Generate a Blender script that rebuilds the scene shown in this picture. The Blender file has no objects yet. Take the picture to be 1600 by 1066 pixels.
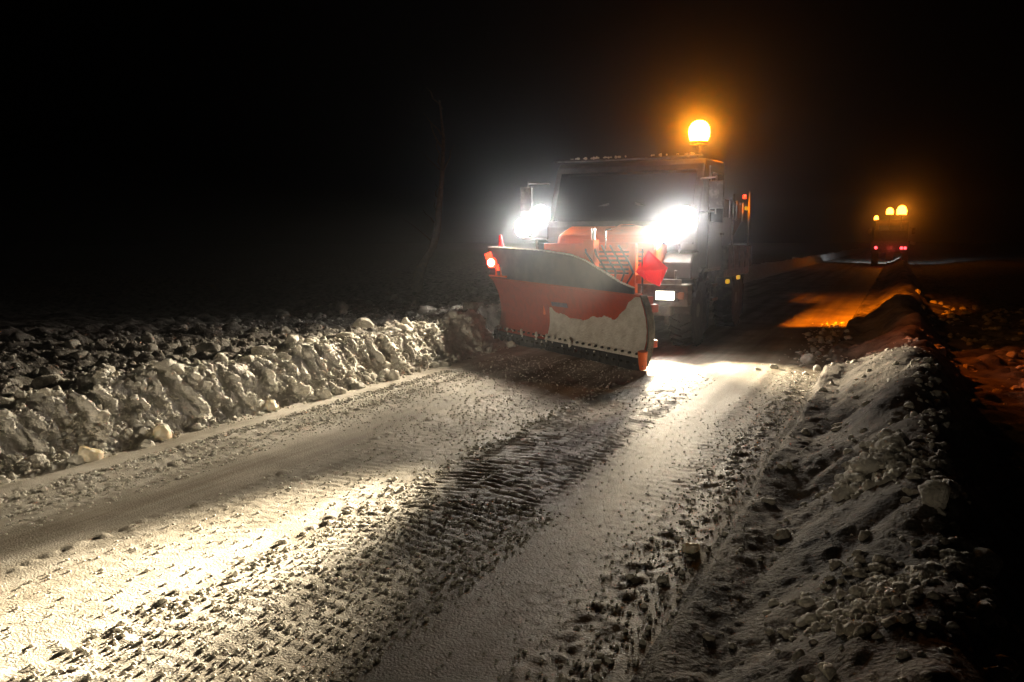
import bpy, bmesh, math, random
import numpy as np
from mathutils import Vector, Matrix

sc = bpy.context.scene
C = sc.collection
R = math.radians
random.seed(5)

# ------------------------------------------------------------------ camera
cam_d = bpy.data.cameras.new("camera")
cam = bpy.data.objects.new("camera", cam_d)
C.objects.link(cam)
cam_d.sensor_width = 36.0
cam_d.lens = 36.0 * 1250 / 1600
cam_d.clip_end = 3000
cam.location = (0, 0, 1.5)
cam.rotation_euler = (R(90) - math.atan((533 - 378) / 1250.0), 0, math.atan(600 / 1250.0))
sc.camera = cam

# ------------------------------------------------------------------ world (night)
w = bpy.data.worlds.new("World")
sc.world = w
w.use_nodes = True
nt = w.node_tree
sky = nt.nodes.new('ShaderNodeTexSky')
sky.sky_type = 'NISHITA'
sky.sun_disc = False
sky.sun_elevation = R(-9)
sky.sun_rotation = R(60)
nt.links.new(sky.outputs[0], nt.nodes['Background'].inputs[0])
nt.nodes['Background'].inputs[1].default_value = 0.06

sc.view_settings.view_transform = 'Standard'
sc.view_settings.look = 'None'
sc.view_settings.exposure = 0
sc.view_settings.gamma = 1
sc.cycles.use_denoising = True
sc.cycles.volume_bounces = 0
sc.cycles.max_bounces = 6
sc.cycles.volume_step_rate = 4

# ------------------------------------------------------------------ lamps (strengths, watts)
P_LEFT, P_RIGHT, P_HEAD, P_BEACON, P_BACK = 3600, 420, 800, 30000, 430

def spot(name, loc, target, power, cone, blend, col, radius=0.06):
    l = bpy.data.lights.new(name, 'SPOT')
    l.energy = power
    l.spot_size = R(cone)
    l.spot_blend = blend
    l.color = col
    l.shadow_soft_size = radius
    o = bpy.data.objects.new(name, l)
    C.objects.link(o)
    o.location = loc
    o.rotation_euler = (Vector(target) - Vector(loc)).to_track_quat('-Z', 'Y').to_euler()
    return o

def point(name, loc, power, col, radius=0.05):
    l = bpy.data.lights.new(name, 'POINT')
    l.energy = power
    l.color = col
    l.shadow_soft_size = radius
    o = bpy.data.objects.new(name, l)
    C.objects.link(o)
    o.location = loc
    return o

WARM = (1.0, .83, .58)
AMB = (1.0, .33, .02)
spot("work_lamp_light", (-5.03, 11.15, 1.82), (-5.4, 1.8, 0.0), P_LEFT, 32, 1, WARM)
spot("work_lamp_light", (-5.03, 11.15, 1.82), (-5.5, 8.4, 0.0), 1700, 76, 1, WARM)
spot("following_car_light", (-2.6, -7.0, 0.95), (-3.7, 9.0, 0.5), P_BACK, 46, 1, WARM, .1)
spot("following_car_light", (-4.0, -7.0, 0.95), (-4.2, 10.0, 0.1), 2400, 17, 1, WARM, .1)
spot("work_lamp_light", (-2.77, 10.95, 1.75), (-2.5, 1.8, 0.2), P_RIGHT, 40, 1, WARM)
spot("work_lamp_light", (-2.77, 10.95, 1.75), (-2.75, -2.6, 0.0), P_RIGHT * 160, 16.5, 1, WARM)
spot("headlight_light", (-2.80, 10.50, .78), (-2.25, 8.8, 0.0), P_HEAD, 52, 1, WARM)
spot("headlight_light", (-2.78, 10.50, .78), (-0.9, 9.2, 0.0), P_HEAD * 2.6, 46, 1, WARM)
spot("headlight_light", (-4.66, 10.50, .78), (-5.6, 7.5, 0.0), P_HEAD * .4, 60, 1, WARM)
spot("beacon_light", (-2.72, 12.0, 3.1), (-1.8, 17.2, 0.0), P_BEACON, 40, .7, (1, .27, .005))
point("beacon_light", (-2.72, 12.0, 3.16), 30, (1, .28, .01), .07)
spot("beacon_light", (-2.72, 11.9, 3.1), (-0.6, 0, 2.6), 850, 34, 1, (1, .34, .01), .05)
spot("beacon_light", (-2.72, 12.0, 3.1), (5.0, 10.5, 0.0), 1500, 75, 1, (1, .20, .01))

# ------------------------------------------------------------------ materials
def mat(name, col, rough=.6, metal=0, emit=None, es=0, nscale=0, ncol=None, bump=0, bscale=60, bdist=.01, coat=0, trans=0, lo=.4, hi=.6):
    m = bpy.data.materials.new(name)
    m.use_nodes = True
    n = m.node_tree
    b = n.nodes['Principled BSDF']
    b.inputs['Base Color'].default_value = (*col, 1)
    b.inputs['Roughness'].default_value = rough
    b.inputs['Metallic'].default_value = metal
    b.inputs['Coat Weight'].default_value = coat
    b.inputs['Transmission Weight'].default_value = trans
    if emit:
        b.inputs['Emission Color'].default_value = (*emit, 1)
        b.inputs['Emission Strength'].default_value = es
    tc = n.nodes.new('ShaderNodeTexCoord')
    if nscale and ncol:
        t = n.nodes.new('ShaderNodeTexNoise')
        t.inputs['Scale'].default_value = nscale
        t.inputs['Detail'].default_value = 6
        t.inputs['Roughness'].default_value = .65
        r = n.nodes.new('ShaderNodeValToRGB')
        r.color_ramp.elements[0].position = lo
        r.color_ramp.elements[0].color = (*col, 1)
        r.color_ramp.elements[1].position = hi
        r.color_ramp.elements[1].color = (*ncol, 1)
        n.links.new(tc.outputs['Object'], t.inputs['Vector'])
        n.links.new(t.outputs['Fac'], r.inputs[0])
        n.links.new(r.outputs[0], b.inputs['Base Color'])
    if bump:
        t = n.nodes.new('ShaderNodeTexNoise')
        t.inputs['Scale'].default_value = bscale
        t.inputs['Detail'].default_value = 5
        bp = n.nodes.new('ShaderNodeBump')
        bp.inputs['Strength'].default_value = bump
        bp.inputs['Distance'].default_value = bdist
        n.links.new(tc.outputs['Object'], t.inputs['Vector'])
        n.links.new(t.outputs['Fac'], bp.inputs['Height'])
        n.links.new(bp.outputs[0], b.inputs['Normal'])
    return m

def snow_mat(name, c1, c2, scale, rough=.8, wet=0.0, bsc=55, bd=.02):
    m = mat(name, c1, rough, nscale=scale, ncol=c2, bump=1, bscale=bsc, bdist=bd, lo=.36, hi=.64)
    n = m.node_tree
    b = n.nodes['Principled BSDF']
    b.inputs['Specular IOR Level'].default_value = .22 if not wet else .5
    # patches polished by tyres: lower roughness
    if wet:
        tc = n.nodes.new('ShaderNodeTexCoord')
        t = n.nodes.new('ShaderNodeTexNoise')
        t.inputs['Scale'].default_value = 1.6
        t.inputs['Detail'].default_value = 8
        t.inputs['Roughness'].default_value = .8
        r = n.nodes.new('ShaderNodeValToRGB')
        r.color_ramp.elements[0].position = .60
        r.color_ramp.elements[0].color = (rough,) * 3 + (1,)
        r.color_ramp.elements[1].position = .70
        r.color_ramp.elements[1].color = (rough - wet,) * 3 + (1,)
        n.links.new(tc.outputs['Object'], t.inputs['Vector'])
        n.links.new(t.outputs['Fac'], r.inputs[0])
        n.links.new(r.outputs[0], b.inputs['Roughness'])
        # dirt dragged lengthwise by wheels and blade
        mp = n.nodes.new('ShaderNodeMapping')
        mp.inputs['Scale'].default_value = (3.2, .10, 1)
        t2 = n.nodes.new('ShaderNodeTexNoise')
        t2.inputs['Scale'].default_value = 1.0
        t2.inputs['Detail'].default_value = 7
        t2.inputs['Roughness'].default_value = .6
        r2 = n.nodes.new('ShaderNodeValToRGB')
        r2.color_ramp.elements[0].position = .36
        r2.color_ramp.elements[0].color = (.44, .40, .34, 1)
        r2.color_ramp.elements[1].position = .60
        r2.color_ramp.elements[1].color = (1, 1, 1, 1)
        # worn, dirtier lane towards the right edge of the road
        sp_ = n.nodes.new('ShaderNodeSeparateXYZ')
        n.links.new(tc.outputs['Object'], sp_.inputs[0])
        mr = n.nodes.new('ShaderNodeMapRange')
        mr.inputs['From Min'].default_value = -2.3
        mr.inputs['From Max'].default_value = -1.5
        n.links.new(sp_.outputs['X'], mr.inputs['Value'])
        r3 = n.nodes.new('ShaderNodeValToRGB')
        r3.color_ramp.elements[0].color = (1, 1, 1, 1)
        r3.color_ramp.elements[1].color = (.42, .39, .34, 1)
        n.links.new(mr.outputs[0], r3.inputs[0])
        ma = n.nodes.new('ShaderNodeMix'); ma.data_type = 'RGBA'; ma.blend_type = 'MULTIPLY'; ma.inputs['Factor'].default_value = 1
        mb = n.nodes.new('ShaderNodeMix'); mb.data_type = 'RGBA'; mb.blend_type = 'MULTIPLY'; mb.inputs['Factor'].default_value = 1
        n.links.new(tc.outputs['Object'], mp.inputs[0])
        n.links.new(mp.outputs[0], t2.inputs['Vector'])
        n.links.new(t2.outputs['Fac'], r2.inputs[0])
        old = b.inputs['Base Color'].links[0].from_socket
        n.links.new(old, ma.inputs['A']); n.links.new(r2.outputs[0], ma.inputs['B'])
        n.links.new(ma.outputs['Result'], mb.inputs['A']); n.links.new(r3.outputs[0], mb.inputs['B'])
        n.links.new(mb.outputs['Result'], b.inputs['Base Color'])
    return m

M = dict(
    road=snow_mat("packed_snow", (.42, .39, .33), (.78, .75, .69), 1.3, .62, .32, 100, .006),
    bank=snow_mat("bank_snow", (.74, .71, .66), (.90, .88, .84), 5),
    bankr=snow_mat("shaded_dirty_snow", (.025, .020, .016), (.24, .215, .18), 2.2),  # muddy snow, colour darkened further to hold the right bank's shade
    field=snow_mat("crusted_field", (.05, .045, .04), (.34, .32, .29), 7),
    crumb=snow_mat("brown_clod_snow", (.45, .41, .35), (.80, .77, .70), 2.2),
    fclod=snow_mat("field_clod_snow", (.12, .11, .09), (.62, .60, .55), 2.6),
    chunk=snow_mat("chunk_snow", (.64, .62, .57), (.86, .85, .81), 9),
    ice=mat("icy_chunk", (.78, .66, .46), .4, nscale=9, ncol=(.86, .82, .72), bump=.5, bscale=25),
    red=mat("red_orange_paint", (.42, .060, .022), .5, nscale=14, ncol=(.30, .055, .028), bump=.15, bscale=30, lo=.45, hi=.7),
    orange=mat("orange_paint", (.75, .13, .02), .42, nscale=9, ncol=(.50, .10, .03), bump=.1, bscale=30, lo=.5, hi=.75),
    cab=mat("dark_cab_paint", (.025, .018, .014), .4, nscale=6, ncol=(.06, .048, .038), lo=.45, hi=.7),
    body=mat("dirty_metal", (.06, .057, .05), .6, nscale=9, ncol=(.15, .135, .115), bump=.3, bscale=25),
    frame=mat("black_frame", (.035, .034, .032), .6, nscale=9, ncol=(.16, .15, .14), bump=.3, bscale=25, lo=.5, hi=.75),
    rubber=mat("rubber", (.025, .025, .027), .8, nscale=12, ncol=(.09, .09, .088), bump=.4, bscale=40, lo=.5, hi=.8),
    defl=mat("grey_deflector", (.030, .036, .046), .7, nscale=5, ncol=(.060, .066, .076), bump=.2, bscale=12),
    glass=mat("dark_glass", (.012, .014, .016), .08, coat=.3),
    chrome=mat("mirror_steel", (.6, .6, .6), .25, 1, nscale=20, ncol=(.4, .4, .4)),
    yellow=mat("glowing_yellow_marker", (.8, .45, .02), .3, emit=(1, .55, .03), es=.5, nscale=30, ncol=(.7, .35, .02)),  # side markers glow faintly by their own emission, as lit lamps
    lamp=mat("lit_lamp_glass", (1, 1, 1), .3, emit=(1, .93, .82), es=260),
    head=mat("lit_headlight_glass", (1, 1, 1), .3, emit=(1, .90, .72), es=9),
    indic=mat("unlit_indicator", (.55, .28, .16), .3, nscale=30, ncol=(.6, .3, .2)),
    amber=mat("lit_amber_dome", (1, .5, .1), .3, emit=(1, .45, .06), es=85),
    amber2=mat("lit_amber_lamp", (1, .5, .1), .3, emit=(1, .30, .02), es=45),
    redlamp=mat("lit_red_lamp", (1, .1, .05), .3, emit=(1, .035, .01), es=5),
    taillamp=mat("lit_tail_lamp", (1, .1, .1), .3, emit=(1, .05, .06), es=7),
    marker=mat("lit_marker_glass", (1, .9, .8), .3, emit=(1, .62, .45), es=12),
    flag=mat("red_flag_cloth", (.72, .015, .03), .7, nscale=10, ncol=(.55, .012, .03), bump=.3, bscale=60),
    sticker=mat("faded_sticker", (.10, .10, .19), .5, nscale=25, ncol=(.2, .16, .2)),
    bark=mat("bark", (.16, .10, .06), .9, nscale=12, ncol=(.09, .06, .04), bump=.6, bscale=30),
)

for k, (wt, scl) in dict(chunk=(.0, .02), ice=(.6, .03)).items():
    b_ = M[k].node_tree.nodes['Principled BSDF']
    b_.inputs['Subsurface Weight'].default_value = wt
    b_.inputs['Subsurface Radius'].default_value = (1, .8, .6)
    b_.inputs['Subsurface Scale'].default_value = scl

# frosted lamp domes let their bulb's light through
for k in ('amber', 'amber2'):
    n_ = M[k].node_tree
    mx = n_.nodes.new('ShaderNodeMixShader')
    mx.inputs[0].default_value = .55
    tp_ = n_.nodes.new('ShaderNodeBsdfTransparent')
    tp_.inputs[0].default_value = (1, .75, .45, 1)
    n_.links.new(n_.nodes['Principled BSDF'].outputs[0], mx.inputs[1])
    n_.links.new(tp_.outputs[0], mx.inputs[2])
    n_.links.new(mx.outputs[0], n_.nodes['Material Output'].inputs[0])
# clods of snow let light through
for k, f_ in (('chunk', .22), ('ice', .3), ('flag', .45)):
    n_ = M[k].node_tree
    mx = n_.nodes.new('ShaderNodeMixShader')
    mx.inputs[0].default_value = f_
    tp_ = n_.nodes.new('ShaderNodeBsdfTranslucent')
    tp_.inputs[0].default_value = (.95, .90, .80, 1) if k != 'flag' else (.9, .01, .03, 1)
    n_.links.new(n_.nodes['Principled BSDF'].outputs[0], mx.inputs[1])
    n_.links.new(tp_.outputs[0], mx.inputs[2])
    n_.links.new(mx.outputs[0], n_.nodes['Material Output'].inputs[0])

# ------------------------------------------------------------------ mesh helpers
def obj(name, bm, m, parent=None, smooth=False, bevel=0):
    me = bpy.data.meshes.new(name)
    if isinstance(bm, bmesh.types.BMesh):
        bmesh.ops.recalc_face_normals(bm, faces=bm.faces[:])
        bm.to_mesh(me)
        bm.free()
    else:
        me.from_pydata(bm[0], [], bm[1])
    me.materials.append(m)
    if smooth:
        me.polygons.foreach_set('use_smooth', [True] * len(me.polygons))
    o = bpy.data.objects.new(name, me)
    C.objects.link(o)
    if parent is not None:
        o.parent = parent
    if bevel:
        md = o.modifiers.new('bevel', 'BEVEL')
        md.width = bevel
        md.segments = 2
        md.limit_method = 'ANGLE'
    return o

def empty(name, loc, label, cat, group=None):
    o = bpy.data.objects.new(name, None)
    C.objects.link(o)
    o.location = loc
    o['label'] = label
    o['category'] = cat
    if group:
        o['group'] = group
    return o

def box(bm, c, s, rot=None):
    mt = Matrix.Translation(c)
    if rot is not None:
        mt = mt @ rot.to_4x4()
    mt = mt @ Matrix.Diagonal((*s, 1))
    bmesh.ops.create_cube(bm, size=1, matrix=mt)
    return bm

def cyl(bm, p0, p1, r0, r1=None, seg=16):
    p0, p1 = Vector(p0), Vector(p1)
    d = p1 - p0
    q = d.to_track_quat('Z', 'Y').to_matrix().to_4x4()
    bmesh.ops.create_cone(bm, cap_ends=True, segments=seg, radius1=r0, radius2=r0 if r1 is None else r1,
                          depth=d.length, matrix=Matrix.Translation((p0 + p1) / 2) @ q)
    return bm

def prism(bm, pts, x0, x1):
    """polygon in (y,z) extruded along x"""
    a = [bm.verts.new((x0, y, z)) for y, z in pts]
    b = [bm.verts.new((x1, y, z)) for y, z in pts]
    bm.faces.new(a)
    bm.faces.new(b[::-1])
    n = len(pts)
    for i in range(n):
        bm.faces.new((a[i], b[i], b[(i + 1) % n], a[(i + 1) % n]))
    return bm

def B():
    return bmesh.new()

def lathe(bm, c, prof, seg=24, axis='Z'):
    rings = []
    for r, h in prof:
        ring = []
        for i in range(seg):
            a = 2 * math.pi * i / seg
            if axis == 'Z':
                p = (c[0] + r * math.cos(a), c[1] + r * math.sin(a), c[2] + h)
            elif axis == 'Y':
                p = (c[0] + r * math.cos(a), c[1] + h, c[2] + r * math.sin(a))
            else:
                p = (c[0] + h, c[1] + r * math.cos(a), c[2] + r * math.sin(a))
            ring.append(bm.verts.new(p))
        rings.append(ring)
    for k in range(len(rings) - 1):
        for i in range(seg):
            j = (i + 1) % seg
            bm.faces.new((rings[k][i], rings[k][j], rings[k + 1][j], rings[k + 1][i]))
    bm.faces.new(rings[0][::-1])
    bm.faces.new(rings[-1])
    return bm

# ------------------------------------------------------------------ numpy noise
def _h(ix, iy, s):
    n = (ix.astype(np.int64) * 374761393 + iy.astype(np.int64) * 668265263 + s * 144665) & 0x7fffffff
    n = ((n ^ (n >> 13)) * 1274126177) & 0x7fffffff
    n = n ^ (n >> 16)
    return (n & 0xffff) / 65535.0

def vn(x, y, s=0):
    ix, iy = np.floor(x), np.floor(y)
    fx, fy = x - ix, y - iy
    fx = fx * fx * (3 - 2 * fx)
    fy = fy * fy * (3 - 2 * fy)
    a, b = _h(ix, iy, s), _h(ix + 1, iy, s)
    c, d = _h(ix, iy + 1, s), _h(ix + 1, iy + 1, s)
    return (a * (1 - fx) + b * fx) * (1 - fy) + (c * (1 - fx) + d * fx) * fy

def fbm(x, y, o=4, s=0, g=.5):
    t, a, q = 0, 1, 0
    for k in range(o):
        t = t + a * vn(x * 2 ** k + 13.7 * k, y * 2 ** k - 7.3 * k, s + k)
        q += a
        a *= g
    return t / q

def lumps(x, y, s=0, rmin=.25, rmax=.6, dens=.7):
    """height of hemispherical lumps, one per cell at most"""
    out = np.zeros_like(x)
    ix, iy = np.floor(x), np.floor(y)
    for dx in (-1, 0, 1):
        for dy in (-1, 0, 1):
            cx, cy = ix + dx, iy + dy
            px = cx + _h(cx, cy, s)
            py = cy + _h(cx, cy, s + 1)
            r = rmin + (rmax - rmin) * _h(cx, cy, s + 2) ** 2
            on = _h(cx, cy, s + 3) < dens
            sq = .6 + .8 * _h(cx, cy, s + 4)
            d2 = (x - px) ** 2 * sq + (y - py) ** 2 / sq
            z = np.where(on, np.sqrt(np.maximum(r * r - d2, 0)), 0)
            out = np.maximum(out, z)
    return out

def sst(a, b, x):
    t = np.clip((x - a) / (b - a), 0, 1)
    return t * t * (3 - 2 * t)

XL, XR = -5.05, -0.72      # foot of the left bank, edge of the right bank

def surface(X, Y):
    near = sst(26, 14, Y)
    # meandering of the banks
    xl = XL + .10 * (vn(Y * .8, Y * 0, 3) - .5) + .05 * (vn(Y * 3.1, Y * 0, 4) - .5)
    xl = xl - .62 * np.exp(-((Y - 11.3) / .95) ** 2)
    xr = XR + .10 * (vn(Y * .7, Y * 0, 5) - .5) + .06 * (vn(Y * 2.6, Y * 0, 6) - .5)
    z = np.zeros_like(X)
    road = sst(0, .12, X - xl) * sst(0, .10, xr - X)
    # road: long wheel ruts and crumbs
    z += road * (.022 * (vn(X * 2.3, Y * .08, 11) - .5) + .012 * (vn(X * 7, Y * .25, 12) - .5))
    def strip(x0, x1, e=.07):
        return sst(x0 - e, x0 + e, X) * sst(x1 + e, x1 - e, X)
    wob = .05 * np.sin(Y * .7)
    lug = 0
    for x0, x1, amp, per, sl in ((-2.62, -1.76, .0095, .075, 1.5), (-3.45, -2.85, .004, .08, -1.2),
                                 (-4.62, -4.42, .006, .09, .8), (-4.25, -4.05, .004, .08, -.8), (-1.30, -1.02, .003, .09, .9)):
        m = strip(x0 + 0, x1 + 0)
        ph = Y / per + sl * np.abs(X + wob - (x0 + x1) / 2) * 2.4 + .8 * vn(X * 8, Y * 3, 21) + .6 * vn(X * .8, Y * .4, 22) + .5 * (_h(np.floor(X * 11 + .3 * Y), np.floor(Y * 0), 27))
        s_ = .5 + .5 * np.sin(2 * math.pi * ph)
        br = sst(.45, .75, vn(X * 13, Y * 10, 23) + .35 * vn(X * 30, Y * 30, 24))
        lug = lug + m * amp * s_ ** 1.5 * (.40 + .9 * br) * sst(.2, .55, fbm(X * .9, Y * .55, 3, 25))
    z += road * near * lug * (.35 + .65 * sst(2.6, 4.6, Y))
    smooth = np.clip(strip(-3.98, -3.62) + strip(-5.1, -4.72, .04) + .75 * strip(-1.62, -1.32, .12) + .3 * strip(-1.3, -.9), 0, 1)
    patch = sst(.38, .62, fbm(X * 1.3 + 7, Y * .6, 4, 31))
    crumb = .020 * lumps(X * 17, Y * 15, 41, .12, .5, .55) + .010 * fbm(X * 30, Y * 24, 2, 42) + .022 * lumps(X * 8, Y * 7, 47, .1, .4, .20)
    z += road * near * crumb * .62 * (1 - .93 * smooth) * (.25 + .85 * patch)
    # edge of rolled crumbs
    for xc, ww in ((-4.66, .07), (-4.33, .05), (-3.56, .04), (-2.68, .05), (-.95, .12)):
        z += road * near * np.exp(-((X + wob - xc) / ww) ** 2) * .033 * lumps(X * 13, Y * 11, 43, .2, .62, .7)
    # ---- left bank
    u = xl - X
    hb = .42 + .10 * (vn(Y * .9, Y * 0, 51) - .5) + .07 * (vn(Y * 3.3, Y * 0, 52) - .5)
    hb = hb * (1 + .15 * sst(6, 11, Y))
    prof = sst(-.02, .36, u) * hb - sst(.42, 1.9, u) * (hb - .24)
    top = sst(.25, .5, u)
    rough = .16 * lumps(X * 3.3, Y * 3.1, 61, .2, .6, .8) + .09 * lumps(X * 8, Y * 7.5, 62, .2, .6, .8) + .04 * lumps(X * 19, Y * 18, 63, .2, .6, .8)
    hill = .35 * (fbm(X * .25, Y * .2, 3, 64) - .45) * sst(1.5, 5, u)
    z = np.where(u > -.02, prof + top * (rough * (.35 + .65 * sst(.4, 1.0, u)) - .02) + hill, z)
    # face relief pushed out of the wall
    face = sst(0, .07, u) * sst(.62, .33, u)
    yy = Y + .30 * u + .05 * vn(Y * 5, u * 6, 70)
    rel = .07 * lumps(yy * 3.9, u * 1.6 + .4, 71, .3, .72, .95) + .09 * lumps(yy * 8.5, u * 4.5, 72, .25, .62, .85) + .065 * lumps(yy * 15, u * 11, 73, .2, .60, .85) + .03 * lumps(yy * 29, u * 22, 76, .2, .6, .8) + .045 * (fbm(yy * 14, u * 11, 4, 74, .7) - .4)
    rel = rel * face * sst(30, 16, Y)
    Xo = X + rel * .95 - .05 * face
    z = z + rel * .30 + face * .05 * (fbm(X * 16, Y * 13, 4, 75, .65) - .5)
    # ---- right bank: low shoulder, trough, slope up to the crest, steep fall behind
    v = X - xr
    crest = .92 + .10 * (vn(Y * .6, Y * 0, 81) - .5) + .06 * (vn(Y * 2.9, Y * 0, 82) - .5)
    v2 = v + .05 * (fbm(X * 0 + 3, Y * 6, 3, 95) - .5)
    sh = .085 * sst(.0, .05, v2) * (1 - .75 * sst(.07, .30, v2)) * (.45 + .9 * vn(Y * 1.1, Y * 0, 83)) + .02 * (fbm(X * 14, Y * 11, 3, 96) - .5) * sst(0, .05, v) * sst(.5, .2, v)
    slope = .33 * sst(.22, crest, v) * (.85 + .35 * vn(Y * .35, Y * 0, 84))
    drop = -.45 * sst(crest + .01, crest + .55, v) + .25 * sst(2.2, 6, v)
    # furrows pushed obliquely across the shoulder
    fy = Y - 1.1 * v
    fur = (.17 * np.abs(fbm(fy * .9, v * .9, 3, 85) - .5) * 2 + .06 * (vn(fy * 3.4, v * 2, 86) - .5)) * sst(.08, .4, v) * sst(3.0, 1.2, v)
    rr = fur + .045 * lumps(X * 8, Y * 7, 87, .2, .6, .45) * sst(.5, .62, vn(X * 1.2, Y * .9, 88)) + .018 * lumps(X * 20, Y * 17, 89, .2, .6, .6)
    rr = rr + .13 * lumps(X * 3.1, Y * 2.9, 90, .2, .6, .6) * sst(crest, crest + .5, v)
    zr = (sh + slope + drop) * sst(0, .05, v) + rr * sst(.02, .2, v)
    # broad hump where snow was pushed across the shoulder
    zr += .16 * np.exp(-(((Y - 9.0) / .8) ** 2 + ((v - .35) / .45) ** 2)) + .12 * np.exp(-(((Y - 15.5) / 1.3) ** 2 + ((v - .4) / .5) ** 2))
    z = np.where(v > 0, zr, z)
    return Xo, Y, z

# ------------------------------------------------------------------ ground sheets
def axis(parts):
    out = []
    for a, b, s in parts:
        n = max(1, int(round((b - a) / s)))
        out += list(np.linspace(a, b, n, endpoint=False))
    out.append(parts[-1][1])
    return np.array(out)

xs = axis([(-300, -60, 30), (-60, -20, 4), (-20, -11, .35), (-11, -7.6, .07), (-7.6, -5.9, .028), (-5.9, -5.02, .013),
           (-5.02, .5, .0165), (.5, 2.0, .03), (2, 8, .12), (8, 20, .8), (20, 60, 5), (60, 300, 40)])
ys = axis([(-30, 0, 3), (0, 1.2, .1), (1.2, 8, .0165), (8, 13, .028), (13, 20, .06), (20, 40, .2), (40, 80, .8), (80, 160, 5), (160, 900, 70)])
GX, GY = np.meshgrid(xs, ys)
VX, VY, VZ = surface(GX, GY)

def sheet(name, i0, i1, m, label=None):
    nx, ny = i1 - i0 + 1, len(ys)
    co = np.stack([VX[:, i0:i1 + 1], VY[:, i0:i1 + 1], VZ[:, i0:i1 + 1]], -1).reshape(-1, 3)
    idx = np.arange(nx * ny).reshape(ny, nx)
    q = np.stack([idx[:-1, :-1], idx[:-1, 1:], idx[1:, 1:], idx[1:, :-1]], -1).reshape(-1, 4)
    me = bpy.data.meshes.new(name)
    me.vertices.add(len(co))
    me.vertices.foreach_set('co', co.astype(np.float32).ravel())
    me.loops.add(q.size)
    me.loops.foreach_set('vertex_index', q.astype(np.int32).ravel())
    me.polygons.add(len(q))
    me.polygons.foreach_set('loop_start', np.arange(0, q.size, 4, dtype=np.int32))
    me.polygons.foreach_set('use_smooth', np.ones(len(q), dtype=bool))
    me.update(calc_edges=True)
    me.validate()
    me.materials.append(m)
    o = bpy.data.objects.new(name, me)
    C.objects.link(o)
    o['kind'] = 'structure'
    return o

def col(x):
    return int(np.argmin(np.abs(xs - x)))
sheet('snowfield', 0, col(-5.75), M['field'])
sheet('snow_bank', col(-5.75), col(-5.02), M['bank'])
sheet('road', col(-5.02), col(-.75), M['road'])
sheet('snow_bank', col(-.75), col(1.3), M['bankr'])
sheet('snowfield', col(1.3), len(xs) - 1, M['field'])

def zat(x, y):
    return float(surface(np.array([float(x)]), np.array([float(y)]))[2][0])

# ------------------------------------------------------------------ snow clods
def ico(sub):
    bm = bmesh.new()
    bmesh.ops.create_icosphere(bm, subdivisions=sub, radius=1)
    v = np.array([p.co[:] for p in bm.verts])
    f = np.array([[q.index for q in p.verts] for p in bm.faces])
    bm.free()
    return v, f
ICO = {k: ico(k) for k in (1, 2, 3, 4)}
rng = np.random.default_rng(3)

def clod(size, sub=2, flat=.7):
    v, f = ICO[sub]
    v = v.copy()
    # chop by random planes: broken, angular lump
    for _ in range(5):
        n = rng.normal(size=3)
        n /= np.linalg.norm(n)
        d = v @ n
        lim = rng.uniform(.45, .9)
        v = v - np.outer(np.maximum(d - lim, 0) * .8, n)
    v *= rng.uniform(.75, 1.25, 3)
    v[:, 2] *= flat + .15
    if sub >= 2:
        o1 = rng.uniform(0, 50)
        for q, am in ((1.7, .75), (4.0, .42), (9.0, .22)):
            if q > 5 and sub < 3: continue
            nn = (vn(v[:, 0] * q + o1, v[:, 1] * q + v[:, 2] * q * .6, 5) + vn(v[:, 2] * q + o1, v[:, 0] * q - v[:, 1] * q, 9)) / 2
            v = v * (1 + am * (.55 if sub == 4 else 1) * (nn - .5))[:, None]
    else:
        v *= (1 + .12 * rng.normal(size=len(v)))[:, None]
    a = rng.uniform(0, 6.28)
    c, s = math.cos(a), math.sin(a)
    v = v @ np.array([[c, s, 0], [-s, c, 0], [0, 0, 1]])
    return v * size, f

def scatter(name, spots, m, label=None):
    V, F, n = [], [], 0
    for x, y, z, s, sub in spots:
        v, f = clod(s, sub)
        V.append(v + np.array([x, y, z]))
        F.append(f + n)
        n += len(v)
    me = bpy.data.meshes.new(name)
    V = np.concatenate(V)
    F = np.concatenate(F)
    me.vertices.add(len(V))
    me.vertices.foreach_set('co', V.astype(np.float32).ravel())
    me.loops.add(F.size)
    me.loops.foreach_set('vertex_index', F.astype(np.int32).ravel())
    me.polygons.add(len(F))
    me.polygons.foreach_set('loop_start', np.arange(0, F.size, 3, dtype=np.int32))
    me.polygons.foreach_set('use_smooth', np.ones(len(F), dtype=bool))
    me.update(calc_edges=True)
    me.materials.append(m)
    o = bpy.data.objects.new(name, me)
    C.objects.link(o)
    o['kind'] = 'stuff'
    o['label'] = label
    o['category'] = 'snow crumbs'
    return o

def spots_for(n, fx, fy, fs, sub=2, sink=.2):
    x = fx(n)
    y = fy(n)
    s = fs(n)
    xo, _, z = surface(x, y)
    return [(xo[i], y[i], z[i] + s[i] * (.35 - sink), s[i], sub) for i in range(n)]

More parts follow.
